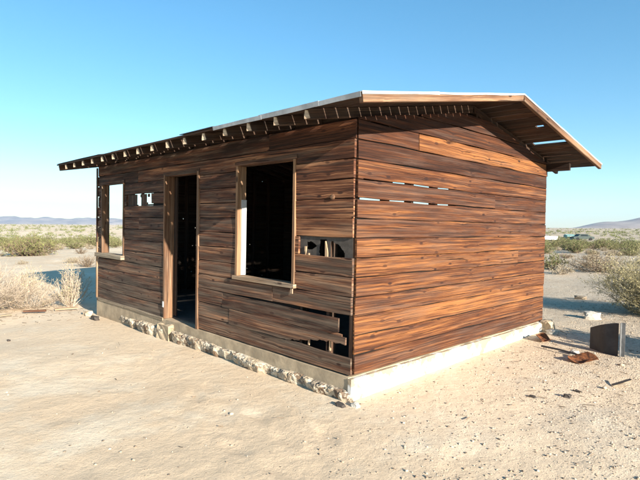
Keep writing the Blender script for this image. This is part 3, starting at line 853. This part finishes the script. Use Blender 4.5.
# mid-distance named shrubs
make_shrub('creosote_bush', 'wide green bush with grey bare stems in the left mid-distance', 'bush', atg(-25.5, 3.6), 'twig_brown', 'leaf_olive',
           R=1.4, H=.9, nstem=90, sub=7, leaves=5000, seed=9, lsize=.06, trad=.016)
make_shrub('dead_shrub', 'grey leafless shrub by the far end of the cabin shadow', 'bush', atg(-16.2, 3.3), 'twig_brown', 'leaf_tan',
           R=.45, H=.5, nstem=50, sub=7, leaves=300, seed=10, lsize=.03, trad=.006)
make_shrub('low_shrub', 'grey-tan spreading shrub on open sand right of the cabin', 'bush', atg(-3.2, 17.2), 'twig_brown', 'leaf_tan',
           R=1.15, H=.65, nstem=80, sub=7, leaves=3000, seed=11, lsize=.045, trad=.008)
# prototypes for the repeats
GRP = 'desert shrubs scattered over the plain'
LB = {'g': 'olive green desert shrub among many on the plain', 't': 'tan dry desert shrub among many on the plain', 'd': 'grey-brown bare desert shrub among many on the plain'}
proto = {
 'g': [dict(R=.95, H=.95, nstem=50, sub=6, leaves=2600, seed=20 + i, lsize=.07, trad=.012) for i in range(2)],
 't': [dict(R=.6, H=.45, nstem=45, sub=6, leaves=1500, seed=30 + i, lsize=.05, trad=.008) for i in range(2)],
 'd': [dict(R=.7, H=.55, nstem=60, sub=6, leaves=300, seed=40 + i, lsize=.04, trad=.009) for i in range(2)]}
mats = {'g': ('twig_brown', 'leaf_green'), 't': ('twig_pale', 'leaf_tan'), 'd': ('twig_brown', 'leaf_tan')}
names = {'g': 'creosote_bush', 't': 'dry_shrub', 'd': 'bare_shrub'}
srcs = {k: [] for k in proto}
def bearing(t, d):
    p = CAM + (FORWARD + RIGHT * t) * d; return p.x, p.y
def visible_t(t, d):
    # the cabin hides bearings between about x=100..545 px
    return t < (-.40 if d > 12 else -.5) or t > .44
spots = []
def ok(t, d):
    x, y = bearing(t, d)
    if -14.5 < x < 1.5 and -2 < y < 6.5: return False
    return all(math.hypot(x - a, y - b) > .9 for a, b, *_ in spots)
sr = random.Random(21)
def scatter(n, d0, d1, kinds, t_rng, sc):
    c = 0; tries = 0
    while c < n and tries < n * 40:
        tries += 1
        d = math.exp(sr.uniform(math.log(d0), math.log(d1))); t = sr.uniform(*t_rng)
        if not visible_t(t, d) or not ok(t, d): continue
        x, y = bearing(t, d); k = sr.choices('gtd', kinds)[0]
        spots.append((x, y, k, sr.uniform(*sc))); c += 1
LT, RT = (-.72, -.40), (.44, .72)
scatter(7, 19, 27, (0, 6, 2), LT, (.35, .7))
scatter(14, 15, 34, (1, 7, 2), RT, (.35, .7))
scatter(36, 34, 50, (6, 4, 1), LT, (.5, .85))
scatter(44, 33, 52, (6, 4, 1), RT, (.6, 1.0))
scatter(60, 46, 72, (8, 2, 1), LT, (.8, 1.25))
scatter(70, 50, 80, (8, 2, 1), RT, (.8, 1.25))
for x, y, k, s in spots:
    x, y, z = atg(x, y); rot = sr.uniform(0, 6.28)
    if len(srcs[k]) < 2:
        o = make_shrub(names[k], LB[k], 'bush', (x, y, z), *mats[k], group=GRP + ' (' + {'g': 'green', 't': 'tan', 'd': 'bare'}[k] + ')', scale=s, rot=rot, **proto[k][len(srcs[k])])
        srcs[k].append(o)
    else: copy_shrub(sr.choice(srcs[k]), (x, y, z), s, rot)
# the plain's far scrub, past counting: one object
def far_scrub():
    r = np.random.default_rng(77)
    vs, fs, ps = [], [], []
    n = 5200
    t = r.uniform(-1.3, 1.3, n)
    d = np.exp(r.uniform(np.log(72), np.log(1500), n))
    base = 0
    for i in range(n):
        x, y = bearing(t[i], d[i]); z = gz(x, y)
        nq = 46 if d[i] < 160 else (24 if d[i] < 400 else 12)
        R = r.uniform(.4, 1.0) * (1 if d[i] < 300 else 1.4); H = R * r.uniform(.55, .85)
        q = r.normal(0, .42, (nq, 3)); q[:, 2] = np.abs(q[:, 2]) * 1.1
        c = q * [R, R, H] + [x, y, z + .05]
        a = r.normal(0, 1, (nq, 3)); a /= np.linalg.norm(a, axis=1)[:, None]
        b = np.cross(a, r.normal(0, 1, (nq, 3))); b /= np.linalg.norm(b, axis=1)[:, None]
        s = R * (.14 if nq > 40 else .2 if nq > 20 else .3)
        v = np.stack([c - a * s, c + b * s * .6, c + a * s, c - b * s * .6], 1).reshape(-1, 3)
        vs.append(v); fs.append(base + np.arange(nq * 4).reshape(nq, 4)); base += nq * 4
        ps.append(np.full(nq * 4, r.uniform(0, .5)) + np.repeat(r.uniform(0, .5, nq), 4))
    o = np_mesh('far_scrub', np.vstack(vs), np.vstack(fs), np.concatenate(ps), 'leaf_green')
    o['kind'] = 'stuff'; o['label'] = 'scattered desert scrub covering the far plain'; o['category'] = 'scrub'
far_scrub()

# ------------------------------------------------------------------ loose stones (gravel) around the cabin
def gravel():
    r = np.random.default_rng(9)
    n = 15000
    tt = r.uniform(-.95, .95, n * 3); d = np.exp(r.uniform(np.log(2.2), np.log(16), n * 3))
    X = CAM.x + FORWARD.x * d + RIGHT.x * tt * d; Y = CAM.y + FORWARD.y * d + RIGHT.y * tt * d
    dens = np.clip((X * .695 + Y * .719 + .8) / 4.5, .05, 1)
    keep = (r.uniform(0, 1, n * 3) < dens) & ~((X > -6.1) & (X < .1) & (Y > -.16) & (Y < 4.3))
    X, Y = X[keep][:n], Y[keep][:n]; m = len(X)
    Z = ground_np(X, Y)
    s = .0035 + .011 * r.power(.35, m) * r.uniform(.3, 1, m)
    big = r.uniform(0, 1, m) < .012; s[big] *= 2.6
    uv = np.array([(1, 0, 0), (-1, 0, 0), (0, 1, 0), (0, -1, 0), (0, 0, 1), (0, 0, -1), (.62, .62, .5), (-.62, -.62, .5)], float)
    fc = np.array([(0, 2, 6), (2, 4, 6), (4, 0, 6), (2, 1, 4), (1, 3, 7), (3, 4, 7), (4, 1, 7), (3, 0, 4), (2, 0, 5), (1, 2, 5), (3, 1, 5), (0, 3, 5)])
    ang = r.uniform(0, 6.28, m); ca, sa = np.cos(ang), np.sin(ang)
    jit = r.uniform(.7, 1.3, (m, 8, 3)) * uv[None] * s[:, None, None] * np.array([1.2, .9, .65])
    x = jit[..., 0] * ca[:, None] - jit[..., 1] * sa[:, None] + X[:, None]
    y = jit[..., 0] * sa[:, None] + jit[..., 1] * ca[:, None] + Y[:, None]
    z = jit[..., 2] + Z[:, None] + s[:, None] * .2
    v = np.stack([x, y, z], -1).reshape(-1, 3); f = (fc[None] + (np.arange(m) * 8)[:, None, None]).reshape(-1, 3)
    p = np.repeat(r.uniform(0, 1, m), 8)
    M['gravel'] = plantmat('mixed_gravel', [(.10, .08, .065), (.24, .18, .13), (.40, .31, .22), (.52, .44, .34), (.62, .56, .48)])
    o = np_mesh('gravel', v, f, p, 'gravel'); o['kind'] = 'stuff'; o['label'] = 'loose gravel strewn on the sand'; o['category'] = 'gravel'
gravel()
def litter():
    r = np.random.default_rng(19); vs, fs, ps = [], [], []
    cs = [(-7.3, -.9, 1.4, 260), (1.0, 6.6, 1.5, 160), (.6, 3.2, 1.6, 50), (-1.2, -.6, 2.2, 12), (1.4, 1.5, 1.2, 25)]
    for cx, cy, rad, n in cs:
        for i in range(n):
            x = cx + r.normal(0, rad * .5); y = cy + r.normal(0, rad * .5)
            if -6.1 < x < .1 and -.2 < y < 4.3: continue
            a = r.uniform(0, 6.28); l = r.uniform(.015, .10); w_ = r.uniform(.0015, .004); z = gz(x, y) + .006
            d = np.array([math.cos(a), math.sin(a), r.uniform(-.1, .25)]); s_ = np.array([-math.sin(a), math.cos(a), 0]) * w_; u = np.array([0, 0, w_])
            p = np.array([x, y, z]); b = len(vs)
            for q in (p, p + d * l): vs += [q - s_, q + s_, q + u * 1.6]
            fs += [(b, b + 1, b + 4, b + 3), (b + 1, b + 2, b + 5, b + 4), (b + 2, b, b + 3, b + 5)]; ps += [r.uniform(0, 1)] * 6
    o = np_mesh('twig_litter', np.array(vs), np.array(fs), np.array(ps), 'twig_brown'); o['kind'] = 'stuff'; o['label'] = 'broken twig litter on the sand'; o['category'] = 'litter'
litter()

# ------------------------------------------------------------------ debris on the right
def rock(name, label, loc, size, mtl, seed, cat='stone', rot=0., sink=.25):
    bm = bmesh.new(); bmesh.ops.create_icosphere(bm, subdivisions=3, radius=1)
    for v in bm.verts:
        n = v.co.copy(); k = 1 + .55 * float(vnoise(n.x * 1.4 + seed * 3.1, n.y * 1.4 + n.z * 1.9, seed)) + .22 * float(vnoise(n.x * 4 + seed, n.y * 4 + n.z * 5, seed + 1))
        # facet the stone
        v.co = V((max(-.72, min(.72, n.x)), max(-.72, min(.72, n.y)), max(-.6, min(.66, n.z)))) * k
        v.co = V((v.co.x * size[0], v.co.y * size[1], v.co.z * size[2]))
    me = bpy.data.meshes.new(name); bm.to_mesh(me); bm.free(); me.materials.append(M[mtl])
    o = bpy.data.objects.new(name, me); COL.objects.link(o)
    o.location = (loc[0], loc[1], gz(loc[0], loc[1]) + size[2] * (1 - sink) * .6); o.rotation_euler.z = rot
    return tag(o, label, cat)
rock('concrete_chunk', 'white concrete chunk lying in the bush shadow behind the dark panel', (.22, 5.75), (.17, .11, .10), 'stone_pale', 1, 'rubble', .5)
rock('stone', 'small white stone between the rusty plate and the dark panel', (.83, 3.12), (.065, .05, .05), 'stone_pale', 2)
rock('stone', 'white pebble at the foot of the cabin front corner', (.16, -.10), (.05, .035, .03), 'stone_pale', 3)
rock('stone', 'dark stone beside the white pebble by the front corner', (.07, -.19), (.06, .035, .025), 'stone_dark', 4)
rock('stone', 'largest dark stone on the gravel in the right foreground', (1.32, 1.52), (.04, .035, .024), 'stone_dark', 5)
rock('stone', 'flat dark stone left of the largest dark stone', (1.10, 1.28), (.04, .022, .012), 'stone_dark', 6)
rock('stone', 'dark stone behind the largest dark stone on the gravel', (1.33, 1.75), (.03, .024, .016), 'stone_dark', 7)
rock('stone', 'tan stone on the sand behind the white concrete chunk', (-.9, 8.6), (.15, .10, .06), 'stone_tan', 8)
rock('concrete_chunk', 'broken concrete lump at the far end of the white footing', (.10, 4.16), (.11, .11, .13), 'concrete', 9, 'rubble')
rock('concrete_chunk', 'pale crumbled lump beside the gable footing end', (.20, 4.02), (.07, .06, .05), 'stone_pale', 10, 'rubble')
rock('stone', 'dark stone at the far left cabin corner', (-5.55, -.22), (.11, .06, .06), 'stone_dark', 11)
rock('stone', 'brown stone under the board skirt by the left corner', (-6.1, -.16), (.12, .08, .07), 'rubble', 12)
rock('stone', 'tiny dark stone alone on the pale sand at left', (-4.75, -1.65), (.035, .025, .018), 'stone_dark', 13)
# rusty plate: dished ragged oval of rusted steel
def plate(name, label, cx, cy, a, b_, rot, tilt, mtl, seed, cat):
    n = 40; nr = 7; vs = []; fs = []
    for lay, off in ((0, 0), (1, -.004)):
        for j in range(nr):
            q = (j + .02) / (nr - 1)
            for i in range(n):
                t = 2 * math.pi * i / n; k = 1 + .16 * float(vnoise(math.cos(t) * 2.2 + seed, math.sin(t) * 2.2, seed)) * q
                vs.append((a * q * k * math.cos(t), b_ * q * k * math.sin(t), .035 * q * q - .02 * math.sin(3 * t + seed) * q ** 3 + off + .01 * float(vnoise(q * 5 + math.cos(t) * 3, math.sin(t) * 3, seed))))
    for lay in (0, 1):
        b0 = lay * n * nr
        for j in range(nr - 1):
            for i in range(n):
                i2 = (i + 1) % n; fs.append((b0 + j * n + i, b0 + j * n + i2, b0 + (j + 1) * n + i2, b0 + (j + 1) * n + i))
    for i in range(n):
        i2 = (i + 1) % n; j = nr - 1; fs.append((j * n + i, j * n + i2, n * nr + j * n + i2, n * nr + j * n + i))
    me = bpy.data.meshes.new(name); me.from_pydata(vs, [], fs); me.materials.append(M[mtl])
    o = bpy.data.objects.new(name, me); COL.objects.link(o)
    o.location = (cx, cy, gz(cx, cy) + .02); o.rotation_euler = (tilt[0], tilt[1], rot); return tag(o, label, cat)
plate('rusty_plate', 'ragged oval of rusted steel lying in front of the dark panel', 1.02, 2.86, .165, .13, .7, (.12, -.12), 'rust', 2, 'scrap metal')
plate('rusty_scrap', 'bent orange-brown rusty scrap at the far foot of the gable wall', .30, 3.52, .10, .12, .3, (.10, .25), 'rust', 6, 'scrap metal')
# dark upright steel panel with a grey post
px_, py_ = 1.19, 3.42
pan = thing('steel_panel', 'dark curved steel panel with grey post standing on the gravel at right', 'scrap metal', (px_, py_, gz(px_, py_) - .03))
m_ = MB(); n = 16; vs = []; fs = []
for i in range(n + 1):
    q = i / n; x = -.34 + .36 * q; y = .03 + .16 * (1 - q) ** 2 + .01 * math.sin(q * 9); h = .43 - .13 * (1 - q) ** 1.5
    for yy in (0, .012): vs += [(x, y + yy, .0), (x, y + yy, h)]
for i in range(n):
    a = i * 4; b_ = a + 4; fs += [(a, b_, b_ + 1, a + 1), (a + 2, a + 3, b_ + 3, b_ + 2), (a + 1, b_ + 1, b_ + 3, a + 3), (a, a + 2, b_ + 2, b_)]
fs += [(0, 1, 3, 2), (n * 4, n * 4 + 2, n * 4 + 3, n * 4 + 1)]
m_.poly(vs, fs); m_.build('sheet', 'dark_metal', pan)
m_ = MB(); m_.box(.045, .052, .0, .055, -.04, .44, 'z'); m_.box(.052, .090, .048, .055, -.04, .44, 'z'); m_.build('post', 'grey_metal', pan)
# thin rod on the ground, left of it
m_ = MB(); a = V((.44, 3.12, gz(.44, 3.12) + .03)); b_ = V((.92, 3.02, gz(.92, 3.02) + .035)); m_.tube([a, (a + b_) / 2 + V((0, 0, .008)), b_], [.012] * 3, 8)
tag(m_.build('iron_rod', 'dark_metal'), 'thin dark rod lying on the sand left of the dark panel', 'rod')
# weathered stick propped at the lower right
def plank(name, label, p0, p1, w, th, mtl, cat='plank', up=(0, 0, 1)):
    A = (V(p1) - V(p0)); ln = A.length; A.normalize(); U = V(up); B = U.cross(A).normalized(); U = A.cross(B)
    m_ = MB(); m_.board(V(p0) - B * w / 2, A, B, U, 0, ln, 0, w, th, .6, .5, ds=.1, wav=.003, bow=.004)
    return tag(m_.build(name, mtl), label, cat)
plank('broken_plank', 'short weathered plank propped up on the gravel in the right foreground', (1.50, 2.22, gz(1.5, 2.22) + .0), (1.64, 2.30, gz(1.64, 2.30) + .08), .06, .018, 'skirt_wood')
plank('broken_plank', 'reddish plank lying in front of the pale brush at left', (-7.0, -.95, gz(-7.0, -.95) + .03), (-6.85, -.62, gz(-6.85, -.62) + .035), .06, .03, 'gable')
plank('broken_plank', 'tan plank lying under the green-tipped bush at left', (-7.05, -.42, gz(-7.05, -.42) + .02), (-6.95, -.05, gz(-6.95, -.05) + .03), .07, .035, 'trim')
plank('broken_plank', 'long grey plank lying along the foot of the left brush', (-6.95, -1.9, gz(-6.95, -1.9) + .015), (-6.9, -1.15, gz(-6.9, -1.15) + .02), .06, .02, 'skirt_wood')

# ------------------------------------------------------------------ far objects, right
def far_place(t, d): x, y = bearing(t, d); return x, y, gz(x, y)
x, y, z = far_place(.475, 100); ang = math.atan2(RIGHT.y, RIGHT.x)
tr = thing('camper_trailer', 'long low white trailer standing among the far shrubs right of the cabin', 'trailer', (x, y, z)); tr.rotation_euler.z = ang; tr.scale = (.9, .9, .55)
m_ = MB(); m_.box(-4.2, .0, -1.1, 1.1, .35, 1.55, 'x', ch=.12); m_.build('body', 'white_paint_far', tr)
for xs in (-2.6, -1.9):
    m_ = MB(); m_.tube([(xs, -1.05, .33), (xs, -.85, .33)], [.33, .33], 18); m_.build('wheel', 'tyre', tr)
m_ = MB(); m_.box(0.0, .8, -.05, .05, .4, .5, 'x'); m_.build('hitch', 'dark_metal', tr)
x, y, z = far_place(.502, 104)
sh = thing('shed', 'pale teal shed beside the far white trailer', 'shed', (x, y, z)); sh.rotation_euler.z = ang; sh.scale = (.8, .8, .8)
m_ = MB(); m_.poly([(-1.0, -1, 0), (1.0, -1, 0), (1.0, 1, 0), (-1.0, 1, 0), (-1.0, -1, 1.15), (1.0, -1, 1.15), (1.0, 1, 1.15), (-1.0, 1, 1.15)],
                   [(0, 1, 5, 4), (1, 2, 6, 5), (2, 3, 7, 6), (3, 0, 4, 7), (4, 5, 6, 7), (0, 3, 2, 1)]); m_.build('wall', 'teal_far', sh)
m_ = MB(); m_.poly([(-1.15, -1.15, 1.12), (1.15, -1.15, 1.12), (1.15, 1.15, 1.12), (-1.15, 1.15, 1.12), (-1.15, 0, 1.45), (1.15, 0, 1.45)],
                   [(0, 1, 5, 4), (2, 3, 4, 5), (0, 4, 3), (1, 2, 5), (0, 3, 2, 1)]); m_.build('roof', 'teal_far', sh)
m_ = MB(); m_.box(-.3, .35, -1.02, -1.0, .05, .95, 'z'); m_.build('door', 'white_paint_far', sh)
x, y, z = far_place(.528, 101)
cr = thing('parked_car', 'small dark green parked car right of the far teal shed', 'car', (x, y, z)); cr.rotation_euler.z = ang
m_ = MB(); prof = [(-2.1, .35), (-2.1, .75), (-1.3, .85), (-.8, 1.3), (.7, 1.32), (1.3, .9), (2.05, .8), (2.1, .35)]
vs = [(p, -.8, q) for p, q in prof] + [(p, .8, q) for p, q in prof]; k = len(prof)
m_.poly(vs, [tuple(range(k)), tuple(range(2 * k - 1, k - 1, -1))] + [(i, (i + 1) % k, (i + 1) % k + k, i + k) for i in range(k)]); m_.build('body', 'dark_far', cr)
m_ = MB(); m_.poly([(-.75, -.81, .9), (.85, -.81, .9), (.6, -.81, 1.22), (-.6, -.81, 1.22), (-.75, -.79, .9), (.85, -.79, .9), (.6, -.79, 1.22), (-.6, -.79, 1.22)],
                   [(0, 1, 2, 3), (7, 6, 5, 4), (0, 4, 5, 1), (1, 5, 6, 2), (2, 6, 7, 3), (3, 7, 4, 0)]); m_.build('window', 'glass_far', cr)
for xs in (-1.3, 1.3):
    m_ = MB(); m_.tube([(xs, -.84, .32), (xs, -.6, .32)], [.32, .32], 18); m_.build('wheel', 'tyre', cr)

# ------------------------------------------------------------------ air
HAZE = 8e-5
if HAZE:
    me = bpy.data.meshes.new('haze'); bm = bmesh.new(); bmesh.ops.create_cube(bm, size=1)
    for v in bm.verts: v.co = V((v.co.x * 20500, v.co.y * 20500, -170 + (v.co.z + .5) * 480))
    bm.to_mesh(me); bm.free()
    hz = bpy.data.objects.new('haze', me); COL.objects.link(hz); hz['kind'] = 'stuff'; hz['label'] = 'thin pale air over the desert'; hz['category'] = 'haze'
    m = bpy.data.materials.new('air'); m.use_nodes = True; nt = m.node_tree
    nt.nodes.remove(nt.nodes['Principled BSDF'])
    pv = nt.nodes.new('ShaderNodeVolumePrincipled'); pv.inputs['Color'].default_value = (.46, .63, .86, 1); pv.inputs['Density'].default_value = HAZE
    pv.inputs['Anisotropy'].default_value = 0.0
    nt.links.new(pv.outputs[0], nt.nodes['Material Output'].inputs['Volume']); me.materials.append(m)

# ------------------------------------------------------------------ light
elev = math.asin(-SUN.z); to_sun = -SUN
w = bpy.data.worlds.new('World'); scene.world = w; w.use_nodes = True; nt = w.node_tree
sky = nt.nodes.new('ShaderNodeTexSky'); sky.sky_type = 'NISHITA'; sky.sun_disc = False
sky.sun_elevation = elev; sky.sun_rotation = math.atan2(to_sun.x, to_sun.y)
sky.air_density = 1.0; sky.dust_density = .15; sky.ozone_density = 1.2; sky.altitude = 700
bg = nt.nodes['Background']; bg.inputs['Strength'].default_value = .092
hs = nt.nodes.new('ShaderNodeHueSaturation'); hs.inputs['Saturation'].default_value = 1.42; hs.inputs['Hue'].default_value = .489
gm = nt.nodes.new('ShaderNodeGamma'); gm.inputs[1].default_value = .80; nt.links.new(sky.outputs[0], gm.inputs[0]); nt.links.new(gm.outputs[0], hs.inputs['Color'])
nt.links.new(mixc(nt, 1., hs.outputs[0], (.82, .97, 1.05), 'MULTIPLY'), bg.inputs['Color'])
ld = bpy.data.lights.new('sun', 'SUN'); ld.energy = 4.6; ld.angle = math.radians(.53); ld.color = (1., .925, .80)
lo = bpy.data.objects.new('sun', ld); COL.objects.link(lo); lo.rotation_euler = SUN.to_track_quat('-Z', 'Y').to_euler(); lo.location = (8, -4, 8)

# ------------------------------------------------------------------ camera
cd = bpy.data.cameras.new('camera'); cam = bpy.data.objects.new('camera', cd); COL.objects.link(cam)
cd.sensor_width = 36; cd.lens = 496.143 / 640 * 36; cd.clip_start = .05; cd.clip_end = 60000
R2 = V((0.69463533, 0.71912141, 0.01860533)); U2 = V((-0.0346971, 0.0076597, 0.99936852)); F = U2.cross(R2)
mw = Matrix((( R2.x, U2.x, -F.x, CAM.x), (R2.y, U2.y, -F.y, CAM.y), (R2.z, U2.z, -F.z, CAM.z), (0, 0, 0, 1)))
cam.matrix_world = mw
scene.camera = cam
vs_ = scene.view_settings
vs_.view_transform = 'Standard'; vs_.look = 'None'; vs_.gamma = 1; vs_.use_curve_mapping = False; vs_.exposure = 1.62
scene.cycles.max_bounces = 6; scene.cycles.volume_bounces = 0
